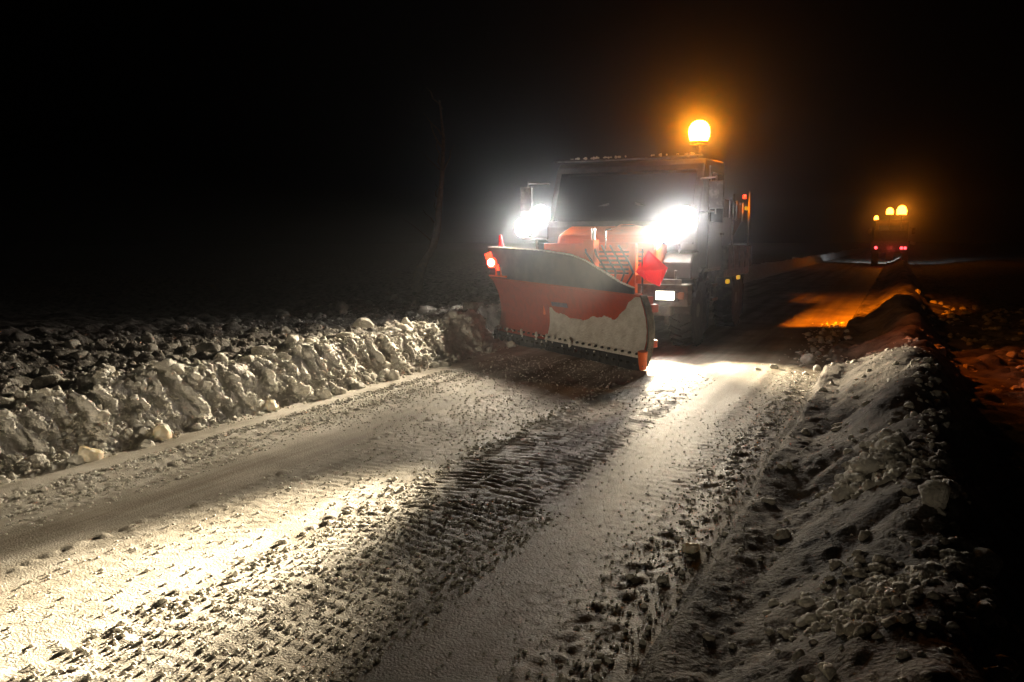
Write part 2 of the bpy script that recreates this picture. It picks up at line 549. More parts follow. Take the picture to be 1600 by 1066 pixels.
U = rng.uniform
powr = lambda n, a, b, k: a + (b - a) * U(0, 1, n) ** k
sp = spots_for(2600, lambda n: U(-5.6, -4.98, n), lambda n: U(1.6, 13, n), lambda n: powr(n, .008, .034, 2), 2, .1)
sp += spots_for(300, lambda n: U(-5.16, -4.93, n), lambda n: U(1.6, 13, n), lambda n: powr(n, .012, .085, 3), 3, .3)
sp += spots_for(330, lambda n: U(-5.75, -5.30, n), lambda n: U(1.6, 15, n), lambda n: powr(n, .02, .10, 3.5), 3, .3)
sp += spots_for(120, lambda n: U(-5.4, -5.03, n), lambda n: U(1.6, 13, n), lambda n: powr(n, .015, .06, 2.5), 3, .3)
sp += spots_for(1500, lambda n: U(-5.25, -4.9, n), lambda n: U(1.6, 13, n), lambda n: powr(n, .005, .02, 2), 1)
scatter('bank_snow_clods', sp, M['chunk'], 'white broken clods of snow strewn along the left snow bank')
sp = spots_for(5000, lambda n: -5.7 - 3.5 * U(0, 1, n) ** 1.2, lambda n: U(2, 14, n), lambda n: powr(n, .008, .035, 2), 1)
sp += spots_for(800, lambda n: -5.7 - 4.5 * U(0, 1, n) ** 1.2, lambda n: U(2, 20, n), lambda n: powr(n, .02, .13, 3.5), 3, .3)
scatter('field_snow_clods', sp, M['fclod'], 'grey clods of thrown snow covering the dark field on the left')
sp = spots_for(800, lambda n: rng.normal(-.86, .10, n), lambda n: U(1.8, 9.5, n), lambda n: powr(n, .004, .017, 2.5), 2)
sp += spots_for(3000, lambda n: rng.normal(-.95, .16, n), lambda n: U(1.8, 9.5, n), lambda n: powr(n, .002, .009, 2), 1)
sp += spots_for(1500, lambda n: U(-3.6, -2.55, n), lambda n: U(1.6, 7, n), lambda n: powr(n, .003, .012, 2), 1)
sp += spots_for(2600, lambda n: U(-4.75, -4.0, n), lambda n: U(1.8, 8, n), lambda n: powr(n, .003, .014, 2), 1)
sp += spots_for(900, lambda n: rng.normal(-4.62, .05, n), lambda n: U(1.8, 8, n), lambda n: powr(n, .006, .022, 2), 1)
sp += spots_for(500, lambda n: rng.normal(-4.33, .04, n), lambda n: U(1.8, 8, n), lambda n: powr(n, .006, .018, 2), 1)
sp += spots_for(400, lambda n: rng.normal(-2.66, .05, n), lambda n: U(1.8, 8, n), lambda n: powr(n, .006, .020, 2), 1)
sp += spots_for(2800, lambda n: U(-4.7, -2.5, n), lambda n: U(5, 9.5, n), lambda n: powr(n, .003, .012, 2), 1)
sp += spots_for(900, lambda n: U(-2.5, -1.7, n), lambda n: U(4.3, 9.0, n), lambda n: powr(n, .003, .010, 2), 1)
sp += spots_for(3200, lambda n: U(-2.65, -1.6, n), lambda n: U(1.6, 4.0, n), lambda n: powr(n, .003, .013, 2), 1)
sp += spots_for(1500, lambda n: U(-2.4, -.9, n), lambda n: U(1.6, 7, n), lambda n: powr(n, .002, .007, 2), 1)
sp += spots_for(160, lambda n: rng.normal(-1.0, .16, n), lambda n: U(9.5, 16, n), lambda n: powr(n, .01, .06, 3), 2)
scatter('road_snow_crumbs', sp, M['chunk'], 'small crumbs of snow lying on the road and along its right edge')
sp = spots_for(420, lambda n: U(-.6, .4, n), lambda n: U(1.8, 11, n), lambda n: powr(n, .006, .04, 4), 2, .3)
sp += spots_for(700, lambda n: U(.3, 4.5, n), lambda n: U(2, 22, n), lambda n: powr(n, .015, .09, 3), 3, .3)
sp += spots_for(160, lambda n: rng.normal(.27, .05, n), lambda n: U(2, 8, n), lambda n: powr(n, .010, .045, 2), 3, .3)
sp += spots_for(220, lambda n: rng.normal(-.05, .12, n), lambda n: rng.normal(4.75, .25, n), lambda n: powr(n, .010, .04, 1.5), 3, .2)
sp += spots_for(300, lambda n: rng.normal(.0, .15, n), lambda n: rng.normal(2.9, .25, n), lambda n: powr(n, .008, .03, 1.5), 2, .2)
scatter('bank_snow_clods', sp, M['crumb'], 'brownish snow clods scattered over the right bank and the field behind it')

def chunk(x, y, s, label, m='chunk', group='large snow chunks beside the road', dz=.25):
    v, f = clod(s, 4, .75)
    o = obj('snow_chunk', (v.tolist(), f.tolist()), M[m], None, True)
    o.location = (x, y, zat(x, y) + s * dz)
    o['label'] = label
    o['category'] = 'snow chunk'
    o['group'] = group
    return o
chunk(-4.98, 3.62, .095, 'large yellowish snow chunk at the foot of the left bank, nearest the camera', 'ice')
chunk(-5.02, 4.25, .085, 'flat pale snow chunk at the foot of the left bank, second from the camera', 'ice')
chunk(-5.0, 5.45, .075, 'small cream snow chunk at the left bank foot where the dark road begins', 'ice')
chunk(-5.6, 6.0, .10, 'rounded snow chunk perched on the rim of the left bank')
chunk(-6.6, 9.0, .17, 'biggest pale snow chunk lying on the dark field behind the left bank')
chunk(-.83, 3.74, .045, 'bright lone snow chunk on the road near its right edge', 'ice')
chunk(-.86, 3.33, .022, 'small round snow chunk on the road below the bright one')
chunk(-.95, 10.55, .11, 'oval white snow chunk on the road beside the right bank, level with the truck')
chunk(-1.25, 9.75, .045, 'small cubic snow chunk on the road just beyond the glaring light patch')
chunk(.20, 3.95, .075, 'wedge shaped snow chunk on the crest of the right bank')
chunk(.33, 3.5, .085, 'triangular snow chunk just behind the right bank crest')
for x, y, sz, t_ in ((-.20, 4.50, .055, 'nearest and leftmost chunk'), (-.10, 4.75, .078, 'largest chunk in the middle'), (.05, 4.62, .05, 'chunk nearest the crest'),
                     (.02, 5.05, .065, 'chunk second from the far end'), (-.22, 4.85, .045, 'small chunk on the road side'), (.0, 5.3, .055, 'farthest chunk')):
    chunk(x, y, sz, t_ + ' of the loose pile on the right bank slope', group='pile of snow chunks on the right bank')

# ------------------------------------------------------------------ the ploughing truck
T = empty('snow_plow_truck', (-3.72, 12.6, 0), 'near snow plow truck with glaring work lamps, orange front and angled red blade', 'truck')
def P(name, bm, m, parent=T, smooth=False, bevel=0):
    o = obj(name, bm, M[m], parent, smooth, bevel)
    # parts are modelled in world coordinates: undo the parents' offset
    p = parent
    off = Vector((0, 0, 0))
    while p is not None:
        off += Vector(p.location)
        p = p.parent
    if parent.type == 'EMPTY' or True:
        o.data.transform(Matrix.Translation(-off))
    return o
X0, X1 = -4.92, -2.50      # truck sides
XC = (X0 + X1) / 2
# cab shell
bm = B()
cabp = [(11.35, 1.05), (11.35, 1.72), (11.75, 2.62), (11.85, 2.70), (13.10, 2.76), (13.16, 2.66), (13.16, 1.05)]
prism(bm, cabp, X0 + .06, X1 - .06)
cab = P('cab', bm, 'cab', bevel=.03)
# windscreen, side glass
sl = Matrix.Rotation(-math.atan2(.40, .90), 3, 'X')
bm = B(); box(bm, (XC, 11.535, 2.17), (2.10, .02, .80), sl)
P('windscreen', bm, 'glass', bevel=.008)
for s in (-1, 1):
    bm = B(); box(bm, (XC + s * .50, 11.47, 1.98), (.62, .02, .03), Matrix.Rotation(s * .25, 3, 'Y'))
    P('wiper', bm, 'frame')
for s, x in ((-1, X0 + .055), (1, X1 - .055)):
    bm = B(); prism(bm, [(11.98, 1.10), (11.98, 2.60), (12.98, 2.62), (12.98, 1.10)], x, x + s * .02)
    d = P('door', bm, 'cab', bevel=.008)
    bm = B(); prism(bm, [(12.04, 1.80), (12.10, 2.52), (12.92, 2.54), (12.92, 1.80)], x + s * .02, x + s * .032)
    P('window', bm, 'glass', d)
    bm = B(); box(bm, (x + s * .045, 12.85, 1.62), (.04, .16, .035))
    P('handle', bm, 'frame', d)
    # mirror
    bm = B(); cyl(bm, (x, 11.45, 2.38), (x + s * .26, 11.25, 2.38), .014, seg=8); cyl(bm, (x, 11.5, 1.92), (x + s * .26, 11.25, 1.92), .014, seg=8)
    cyl(bm, (x + s * .26, 11.25, 2.40), (x + s * .26, 11.25, 1.88), .014, seg=8)
    mi = P('mirror', bm, 'body')
    bm = B(); box(bm, (x + s * .27, 11.22, 2.14), (.20, .07, .38))
    P('mirror_housing', bm, 'frame', mi, bevel=.02)
    # step and mudguards
    bm = B(); box(bm, (x - s * .08, 12.55, .62), (.22, .42, .05)); box(bm, (x - s * .08, 12.55, .84), (.20, .42, .04)); box(bm, (x - s * .02, 12.36, .82), (.03, .03, .50)); box(bm, (x - s * .02, 12.74, .82), (.03, .03, .50))
    P('step', bm, 'body')
    for yc in (11.55, 14.55):
        bm = B()
        for k in range(9):
            a = R(10 + 20 * k)
            box(bm, (x - s * .16, yc - .63 * math.cos(a), .52 + .60 * math.sin(a)), (.36, .22, .025), Matrix.Rotation(-(a - R(90)) if False else (R(90) - a) * 1, 3, 'X').inverted())
        P('mudguard', bm, 'frame')
    for yf in (12.17, 15.15):
        bm = B(); box(bm, (x - s * .16, yf, .42), (.36, .02, .46))
        P('mud_flap', bm, 'rubber')
# roof snow crumbs and sun visor
bm = B(); box(bm, (XC, 11.66, 2.72), (2.2, .30, .03), Matrix.Rotation(.12, 3, 'X'))
P('sun_visor', bm, 'frame', bevel=.01)
for k in range(34):
    V, F, n = [], [], 0
    v, f = clod(U(.010, .026), 2)
    V += (v + np.array([U(X0 + .35, X1 - .2), 11.55 + U(-.02, .03), 2.745])).tolist(); F += (f + n).tolist(); n += len(v)
    P('roof_snow_lump', (V, F), 'chunk')
# bonnet
bm = B()
prism(bm, [(10.82, 1.02), (10.78, 1.40), (10.86, 1.60), (11.36, 1.74), (11.36, 1.02)], -4.48, -2.98)
hood = P('bonnet', bm, 'orange', bevel=.05)
bm = B()
for k in range(6):
    box(bm, (-3.73, 10.79, 1.06 + .06 * k), (1.15, .03, .03))
P('grille', bm, 'frame', hood)
# arc bar above bonnet
bm = B()
pts = [(-3.70, 10.95, 1.66), (-3.55, 10.93, 1.74), (-3.38, 10.92, 1.745), (-3.22, 10.91, 1.71), (-3.08, 10.9, 1.62), (-3.05, 10.9, 1.48)]
for a, b in zip(pts, pts[1:]):
    cyl(bm, a, b, .011, seg=8)
P('guard_rail', bm, 'chrome')
# wings beside bonnet
for s, x in ((-1, -4.70), (1, -2.74)):
    bm = B(); prism(bm, [(10.95, .98), (10.95, 1.22), (11.10, 1.34), (11.40, 1.38), (11.40, .98)], x - .21, x + .21)
    P('wing', bm, 'cab', bevel=.03)
# bumper
bm = B(); box(bm, (XC, 10.80, .78), (2.40, .26, .30)); box(bm, (XC, 10.86, .56), (1.9, .18, .14))
bump = P('bumper', bm, 'body', bevel=.02)
for s, x in ((-1, -4.63), (1, -2.79)):
    bm = B(); box(bm, (x, 10.655, .78), (.34, .05, .16))
    h = P('headlight', bm, 'frame', bevel=.015)
    bm = B(); box(bm, (x - s * .02, 10.625, .78), (.25, .02, .115))
    P('lens', bm, 'head', h, bevel=.008)
    bm = B(); box(bm, (x + s * .17, 10.66, .78), (.12, .06, .10))
    P('indicator', bm, 'indic', bevel=.015)
    bm = B(); box(bm, (x + s * .02, 10.66, .965), (.34, .05, .07)); cyl(bm, (x + s * .1, 10.7, .98), (x + s * .1, 10.7, 1.12), .02, seg=8)
    P('tow_bracket', bm, 'body', bevel=.01)
# lower frame clutter under the bumper, axle, chassis rails
bm = B()
box(bm, (XC, 11.55, .52), (1.8, .16, .16)); box(bm, (XC, 14.55, .52), (1.8, .16, .16))
lathe(bm, (XC, 11.55, .52), [(.05, -.16), (.19, -.12), (.19, .12), (.05, .16)], 16, 'X')
for x in (XC - .42, XC + .42):
    box(bm, (x, 13.2, .80), (.09, 4.9, .18))
box(bm, (-2.85, 10.95, .50), (.07, .10, .30)); box(bm, (-4.6, 10.95, .50), (.07, .10, .30))
P('chassis', bm, 'frame', bevel=.01)
# wheels
def wheel(x, y, r=.52, wd=.34, parent=T):
    bm = B()
    h = wd / 2
    lathe(bm, (x, y, r), [(r * .56, -h * .8), (r * .80, -h), (r * .95, -h * .9), (r * .975, -h * .6), (r * .975, h * .6), (r * .95, h * .9), (r * .80, h), (r * .56, h * .8)], 40, 'X')
    for k in range(26):
        a = 2 * math.pi * k / 26
        for s in (-1, 1):
            aa = a + (0 if s > 0 else math.pi / 26)
            rot = Matrix.Rotation(-aa, 3, 'X').inverted() @ Matrix.Rotation(s * .45, 3, 'Z')
            box(bm, (x + s * h * .50, y + (r - .005) * -math.sin(aa), r + (r - .005) * math.cos(aa)), (h * 1.0, .055, .05), rot)
    t = P('wheel', bm, 'rubber', parent)
    bm = B()
    lathe(bm, (x, y, r), [(r * .12, -h * .55), (r * .5, -h * .5), (r * .57, -h * .82), (r * .57, h * .82), (r * .5, h * .5), (r * .22, h * .55), (r * .2, h * .8), (r * .1, h * .82)] if x > XC else
          [(r * .1, -h * .82), (r * .2, -h * .8), (r * .22, -h * .55), (r * .5, -h * .5), (r * .57, -h * .82), (r * .57, h * .82), (r * .5, h * .5), (r * .12, h * .55)], 24, 'X')
    P('rim', bm, 'body', t)
    return t
for y in (11.55, 14.55):
    wheel(X0 + .22, y)
    wheel(X1 - .20, y)
# load body with salt spreader hopper
bm = B(); box(bm, (XC, 14.4, .98), (2.36, 2.35, .12)); 
for s, x in ((-1, X0 + .03), (1, X1 - .03)):
    box(bm, (x, 14.4, 1.24), (.05, 2.35, .40))
    for k in range(5):
        box(bm, (x + s * .03, 13.3 + .55 * k, 1.24), (.04, .06, .38))
box(bm, (XC, 13.25, 1.24), (2.3, .05, .40)); box(bm, (XC, 15.55, 1.24), (2.3, .05, .40))
P('load_bed', bm, 'body', bevel=.01)
bm = B()
a = [(-.62, 0), (-1.05, .85), (-1.05, 1.15), (1.05, 1.15), (1.05, .85), (.62, 0)]
f0 = [bm.verts.new((XC + x, 13.4, 1.06 + z)) for x, z in a]
f1 = [bm.verts.new((XC + x, 15.5, 1.06 + z)) for x, z in a]
bm.faces.new(f0); bm.faces.new(f1[::-1])
for i in range(6):
    j = (i + 1) % 6
    bm.faces.new((f0[i], f1[i], f1[j], f0[j]))
for k in range(4):
    for s in (-1, 1):
        box(bm, (XC + s * 1.075, 13.5 + .63 * k, 2.05), (.04, .06, .34))
P('salt_hopper', bm, 'cab', bevel=.015)
bm = B(); cyl(bm, (X1 - .04, 13.9, 1.02), (X1 - .04, 13.9, 2.30), .02, seg=8)
P('side_post', bm, 'body')
bm = B(); cyl(bm, (X1 - .04, 15.45, 1.3), (X1 - .04, 15.45, 2.42), .02, seg=8)
P('side_post', bm, 'body')
# side marker lamps
for (x, y, z, nm, m_) in ((-2.44, 14.35, 2.27, 'red_marker_lamp', 'redlamp'), (-2.44, 14.55, 2.08, 'amber_side_marker', 'yellow'),
                          (-2.44, 13.05, .87, 'amber_side_marker', 'yellow'), (-2.44, 14.0, .90, 'amber_side_marker', 'yellow')):
    bm = B(); box(bm, (x + .0, y, z), (.05, .14 if z < 1 else .08, .07))
    P(nm, bm, m_, bevel=.015)
# beacon
bm = B(); lathe(bm, (-2.72, 12.0, 2.74), [(.035, 0), (.03, .16), (.14, .18), (.14, .22)], 20)
bc = P('beacon', bm, 'frame')
bm = B(); lathe(bm, (-2.72, 12.0, 2.96), [(.12, 0), (.145, .06), (.155, .13), (.145, .20), (.11, .26), (.06, .29), (.02, .30)], 24)
P('dome', bm, 'amber', bc, True)
# work lamps on brackets
for x, yl, z in ((-5.03, 11.30, 1.82), (-2.77, 11.10, 1.75)):
    bm = B(); cyl(bm, (x, yl + .2, 1.0), (x, yl + .04, z - .26), .022, seg=8); box(bm, (x, yl, z - .27), (.42, .05, .03))
    br = P('lamp_bracket', bm, 'frame')
    for dx, dz in ((-.15, -.10), (.13, .08)):
        bm = B(); lathe(bm, (x + dx, yl - .02, z + dz), [(.150, -.075), (.155, -.06), (.148, .0), (.07, .07)], 24, 'Y')
        wl = P('work_lamp', bm, 'frame')
        bm = B(); lathe(bm, (x + dx, yl - .10, z + dz), [(.09, -.030), (.138, -.012), (.144, .0)], 24, 'Y')
        P('lens', bm, 'lamp', wl)
# orange plough mount in front of the bonnet
bm = B()
box(bm, (-4.12, 10.50, 1.26), (.78, .14, .44)); box(bm, (-3.72, 10.52, 1.00), (1.7, .12, .12)); box(bm, (-3.80, 10.42, 1.36), (.16, .22, .34))
box(bm, (-3.22, 10.50, 1.12), (.10, .12, .72)); box(bm, (-4.42, 10.50, .86), (.10, .12, .60)); box(bm, (-3.72, 10.40, .55), (1.5, .16, .14))
box(bm, (-3.35, 10.56, 1.44), (.80, .07, .10))
mount = P('plow_mount', bm, 'orange', bevel=.012)
bm = B(); cyl(bm, (-3.76, 10.40, 1.30), (-3.76, 10.40, 1.68), .026, seg=12); cyl(bm, (-3.60, 10.44, 1.40), (-3.60, 10.44, 1.66), .012, seg=8)
cyl(bm, (-3.60, 10.44, 1.66), (-3.53, 10.44, 1.67), .012, seg=8)
P('hydraulic_rod', bm, 'chrome', mount)
bm = B()
for k in range(5):
    y0 = 10.30
    pts = [(-3.9 + .12 * k, 10.46, 1.45), (-3.8 + .15 * k, 10.22, 1.36 - .03 * k), (-3.6 + .12 * k, 10.18, 1.10), (-3.5 + .05 * k, 10.2, .80)]
    for p, q in zip(pts, pts[1:]):
        cyl(bm, p, q, .014, seg=6)
P('hydraulic_hose', bm, 'rubber', mount)

# blade: L (left end) to Rr (right end)
L = Vector((-5.48, 11.06, 0)); Rr = Vector((-2.56, 9.06, 0))
bd = (Rr - L).normalized(); bn = Vector((bd.y, -bd.x, 0))
if bn.y > 0: bn = -bn
BL = (Rr - L).length
def bp(t, off, z):
    p = L + bd * (t * BL) + bn * off
    return (p.x, p.y, z)
def prof(z):             # forward offset of the curved moldboard
    h = z / .93
    return .14 * (2 * h - 1) ** 2 + .03 * h
def topz(t):
    return .955 - .075 * t
def shell(fn, nt, nz, th, t0=0, t1=1):
    """fn(t, h) -> (off, z); closed thick sheet"""
    bm = B()
    fr, bk = [], []
    for i in range(nt + 1):
        t = t0 + (t1 - t0) * i / nt
        a, b = [], []
        for k in range(nz + 1):
            o, z = fn(t, k / nz)
            a.append(bm.verts.new(bp(t, o, z)))
            b.append(bm.verts.new(bp(t, o - th, z)))
        fr.append(a); bk.append(b)
    for i in range(nt):
        for k in range(nz):
            bm.faces.new((fr[i][k], fr[i + 1][k], fr[i + 1][k + 1], fr[i][k + 1]))
            bm.faces.new((bk[i][k], bk[i][k + 1], bk[i + 1][k + 1], bk[i + 1][k]))
        bm.faces.new((fr[i][0], bk[i][0], bk[i + 1][0], fr[i + 1][0]))
        bm.faces.new((fr[i][nz], fr[i + 1][nz], bk[i + 1][nz], bk[i][nz]))
    for k in range(nz):
        bm.faces.new((fr[0][k], fr[0][k + 1], bk[0][k + 1], bk[0][k]))
        bm.faces.new((fr[nt][k], bk[nt][k], bk[nt][k + 1], fr[nt][k + 1]))
    return bm
bm = shell(lambda t, h: (prof(.12 + h * (topz(t) - .12)), .12 + h * (topz(t) - .12)), 30, 18, .02)
for k in range(7):       # stiffening ribs behind
    t = .06 + .88 * k / 6
    c = bp(t, -.12, .52)
    box(bm, c, (.03, .16, .66), Matrix.Rotation(math.atan2(bd.y, bd.x), 3, 'Z'))
for z in (.30, .72):
    box(bm, bp(.5, -.13, z), (BL * .96, .09, .09), Matrix.Rotation(math.atan2(bd.y, bd.x), 3, 'Z'))
box(bm, bp(.56, -.45, .45), (.9, .7, .12), Matrix.Rotation(math.atan2(bd.y, bd.x), 3, 'Z'))
blade = P('plow_blade', bm, 'red', smooth=False)
# rolled top lip
bm = B()
for i in range(24):
    t0, t1 = i / 24, (i + 1) / 24
    cyl(bm, bp(t0, prof(topz(t0)) + .0, topz(t0) + .005), bp(t1, prof(topz(t1)), topz(t1) + .005), .022, seg=10)
P('top_lip', bm, 'red', blade)
# orange lip at the left end, where the marker lamp stands
bm = B(); box(bm, bp(.075, .19, .99), (.52, .10, .025), Matrix.Rotation(math.atan2(bd.y, bd.x), 3, 'Z')); box(bm, bp(.06, .20, 1.05), (.05, .05, .12)); box(bm, bp(.10, .20, 1.06), (.04, .04, .14))
P('lamp_shelf', bm, 'orange', blade, bevel=.01)
# dark rubber deflector: leans forward
def dtop(t):
    pts = [(0, 1.42), (.42, 1.385), (.62, 1.33), (.70, 1.27), (.80, 1.15), (.90, 1.02), (.955, .975), (1, .95)]
    for (a, za), (b, zb) in zip(pts, pts[1:]):
        if t <= b:
            return za + (zb - za) * (t - a) / (b - a)
    return .9
def dfn(t, h):
    z0 = topz(t) + .012
    z = z0 + h * (dtop(t) - z0)
    return prof(z0) + .02 + .03 * ((z - z0) / .45), z
bm = shell(dfn, 60, 6, .018, .0, .97)
P('deflector', bm, 'defl', blade)
# snow ridge along the deflector's top edge
bm = B()
for i in range(150):
    t0, t1 = i / 150 * .97, (i + 1) / 150 * .97
    o0, z0 = dfn(t0, 1); o1, z1 = dfn(t1, 1)
    rr_ = .010 + .006 * random.random()
    cyl(bm, bp(t0, o0 - .009, z0 + .003), bp(t1, o1 - .009, z1 + .003), rr_, .009 + .005 * random.random(), seg=7)
P('edge_snow', bm, 'chunk', blade)
# cutting edge segments, bolts, clinging snow
bm = B()
rz = Matrix.Rotation(math.atan2(bd.y, bd.x), 3, 'Z')
for k in range(9):
    t = (k + .5) / 9
    box(bm, bp(t, .135, .075), (BL / 9 - .012, .03, .15), rz)
P('cutting_edge', bm, 'rubber', blade, bevel=.006)
for k in range(26):
    t = (k + .5) / 26
    bm = B(); cyl(bm, bp(t, .145, .085), bp(t, .185 + .01 * random.random(), .083), .017, seg=8)
    P('bolt', bm, 'frame', blade)
    bm = B(); cyl(bm, bp(t, .125, .20), bp(t, .155, .20), .015, seg=8)
    P('bolt', bm, 'frame', blade)
# strip above the cutting edge
bm = shell(lambda t, h: (prof(.12 + h * .07) + .008, .155 + h * .05), 20, 1, .01, .002, .998)
P('clamp_bar', bm, 'red', blade)
# snow packed on the right half of the blade
def sline(t):
    pts = [(.0, 0), (.395, 0), (.40, .60), (.44, .58), (.50, .53), (.58, .50), (.68, .52), (.78, .56), (.84, .60), (.90, .74), (.95, .84), (1.0, .87)]
    for (a, za), (b, zb) in zip(pts, pts[1:]):
        if t <= b:
            return za + (zb - za) * (t - a) / (b - a)
bm = B()
NT, NZ = 220, 90
grid = {}
for i in range(NT + 1):
    t = .38 + .615 * i / NT
    for k in range(NZ + 1):
        z = .06 + .84 * k / NZ
        f = lambda q: float(fbm(np.array([t * q]), np.array([z * q * .35]), 4, 201)[0])
        lim = sline(t) + .12 * (f(16) - .5)
        lowlim = .10 + .10 * (float(vn(np.array([t * 60]), np.array([1.0]), 205)[0]) - .5)
        d = min((lim - z), (z - lowlim) * 1.4, (t - .395) * 2.0 + .02 * f(40))
        if d < 0: continue
        th = .028 * min(1, d / .10) ** .6 * (.4 + 1.1 * f(22)) + .022 * max(0, .35 - z) / .35 * f(50)
        grid[i, k] = bm.verts.new(bp(t, prof(max(z, .0)) + .004 + th + (.02 if z < .2 else 0), z))
for (i, k), v in grid.items():
    q = [grid.get((i + 1, k)), grid.get((i + 1, k + 1)), grid.get((i, k + 1))]
    if all(q):
        bm.faces.new((v, *q))
bmesh.ops.delete(bm, geom=[v for v in bm.verts if not v.link_faces], context='VERTS')
P('packed_snow', bm, 'chunk', blade, True)
# little snow tufts caught on the bolts of the left half
for k in range(22):
    t = (k + .5) / 26
    if random.random() < .45: continue
    sc_ = random.uniform(.5, 1.5)
    for q in range(3):
        V, F, n = [], [], 0
        v, f = clod(U(.009, .020) * sc_, 2, U(.8, 1.8))
        V += (v + np.array(bp(t + U(-.006, .006), .165 + U(0, .02), .20 + .02 * q * sc_ - (.10 if q == 2 else 0)))).tolist(); F += (f + n).tolist(); n += len(v)
        P('snow_tuft', (V, F), 'chunk', blade)
# faded sticker
bm = shell(lambda t, h: (prof(.62 + h * .06) + .006, .62 + h * .06), 4, 2, .004, .42, .53)
P('sticker', bm, 'sticker', blade)
# side plate at the right end
bm = B()
zz = [.06 + .83 * k / 10 for k in range(11)]
pts = [(prof(z) + .035, z) for z in zz] + [(prof(z) - .05, z) for z in zz[::-1]]
a = [bm.verts.new(bp(1.004, o, z)) for o, z in pts]; b = [bm.verts.new(bp(1.012, o, z)) for o, z in pts]
bm.faces.new(a); bm.faces.new(b[::-1])
for i in range(len(pts)):
    j = (i + 1) % len(pts)
    bm.faces.new((a[i], b[i], b[j], a[j]))
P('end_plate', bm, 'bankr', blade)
bm = B(); cyl(bm, bp(1.0, .10, .02), bp(1.005, .12, .24), .045, .06, 14)
P('skid_shoe', bm, 'orange', blade, bevel=.01)
# marker lamps at the left end of the blade
ml = bp(.05, .27, 1.19)
bm = B(); lathe(bm, (ml[0], ml[1], ml[2]), [(.075, -.03), (.078, .0), (.07, .05)], 20, 'Y')
box(bm, (ml[0] - .06, ml[1] + .05, ml[2] + .04), (.10, .03, .22), Matrix.Rotation(-.35, 3, 'Y'))
P('marker_lamp', bm, 'redlamp', blade)
bm = B(); lathe(bm, (ml[0], ml[1] - .036, ml[2]), [(.045, -.012), (.058, .0), (.058, .008)], 20, 'Y')
P('marker_lens', bm, 'marker', blade)
bm = B(); lathe(bm, (ml[0] + .13, ml[1] - .01, ml[2] - .07), [(.04, -.02), (.055, .0), (.05, .03)], 20, 'Y')
P('side_lamp', bm, 'redlamp', blade)
# upright cone marker above the left end
hp = bp(.03, .06, 1.40)
bm = B(); cyl(bm, (hp[0], hp[1], 1.36), (hp[0] - .03, hp[1], 1.60), .055, .022, 14)
P('corner_marker', bm, 'flag', blade)
# red flag at the right end
fc = bp(.985, .06, 0)
bm = B(); cyl(bm, (fc[0] - .02, fc[1], .86), (fc[0] - .03, fc[1], 1.42), .012, seg=8)
P('flag_pole', bm, 'chrome', blade)
bm = B()
A = Vector((-2.615, 9.10, 1.40)); D_ = Vector((-2.745, 9.06, 1.15)); Bm = Vector((-2.40, 9.16, 1.20)); E_ = Vector((-2.475, 9.10, .985)); G_ = Vector((-2.63, 8.98, 1.17)); H_ = Vector((-2.60, 9.0, 1.06)); I_ = Vector((-2.44, 9.07, 1.18))
vs = {k: bm.verts.new(v) for k, v in dict(A=A, D=D_, B=Bm, E=E_, G=G_, H=H_, I=I_).items()}
bm.faces.new((vs['A'], vs['D'], vs['G'])); bm.faces.new((vs['D'], vs['H'], vs['G'])); bm.faces.new((vs['A'], vs['G'], vs['I'])); bm.faces.new((vs['A'], vs['I'], vs['B']))
bm.faces.new((vs['G'], vs['H'], vs['E'], vs['I'])); bm.faces.new((vs['I'], vs['E'], vs['B']))
fl = P('flag', bm, 'flag', blade)
md = fl.modifiers.new('s', 'SOLIDIFY'); md.thickness = .006
# push frame between blade and mount
bm = B(); cyl(bm, bp(.40, -.15, .42), (-3.95, 10.5, .60), .05, seg=10); cyl(bm, bp(.80, -.15, .42), (-3.25, 10.5, .60), .05, seg=10)
cyl(bm, bp(.55, -.1, .80), (-3.76, 10.4, 1.25), .035, seg=10)
P('push_arm', bm, 'orange')

# ------------------------------------------------------------------ truck in the distance
D = empty('spreader_truck', (-.48, 57, 0), 'distant truck with amber beacons and red tail lamps, seen from behind', 'truck')
def Q(name, bm, m, parent=D, **k):
    return P(name, bm, m, parent, **k)
x0, x1 = -1.55, .58
xc = (x0 + x1) / 2
bm = B(); prism(bm, [(57.8, .95), (57.8, 2.75), (58.0, 2.9), (59.1, 2.9), (59.5, 1.9), (59.5, .95)], x0 + .08, x1 - .08)
c2 = Q('cab', bm, 'cab', bevel=.03)
bm = B(); box(bm, (xc, 57.79, 2.25), (1.5, .02, .6))
Q('rear_window', bm, 'glass')
bm = B(); box(bm, (xc, 56.2, 1.0), (2.1, 3.1, .14)); box(bm, (xc, 54.68, 1.30), (2.1, .06, .5))
for s in (x0 + .03, x1 - .03): box(bm, (s, 56.2, 1.30), (.06, 3.0, .5))
Q('load_bed', bm, 'body')
bm = B()
f0 = [bm.verts.new((xc + x, 54.9, 1.1 + z)) for x, z in a_] if False else None
a2 = [(-.5, 0), (-.95, .8), (-.95, 1.1), (.95, 1.1), (.95, .8), (.5, 0)]
f0 = [bm.verts.new((xc + x, 54.9, 1.1 + z)) for x, z in a2]; f1 = [bm.verts.new((xc + x, 57.5, 1.1 + z)) for x, z in a2]
bm.faces.new(f0); bm.faces.new(f1[::-1])
for i in range(6):
    j = (i + 1) % 6
    bm.faces.new((f0[i], f1[i], f1[j], f0[j]))
Q('salt_hopper', bm, 'cab', bevel=.02)
bm = B(); box(bm, (xc, 54.66, .92), (2.1, .08, .18)); box(bm, (xc, 54.55, .6), (.4, .3, .5))
Q('rear_bumper', bm, 'frame')
for x in (x0 + .2, x1 - .2):
    for y in (55.6, 58.6):
        wheel(x, y, .5, .32, D)
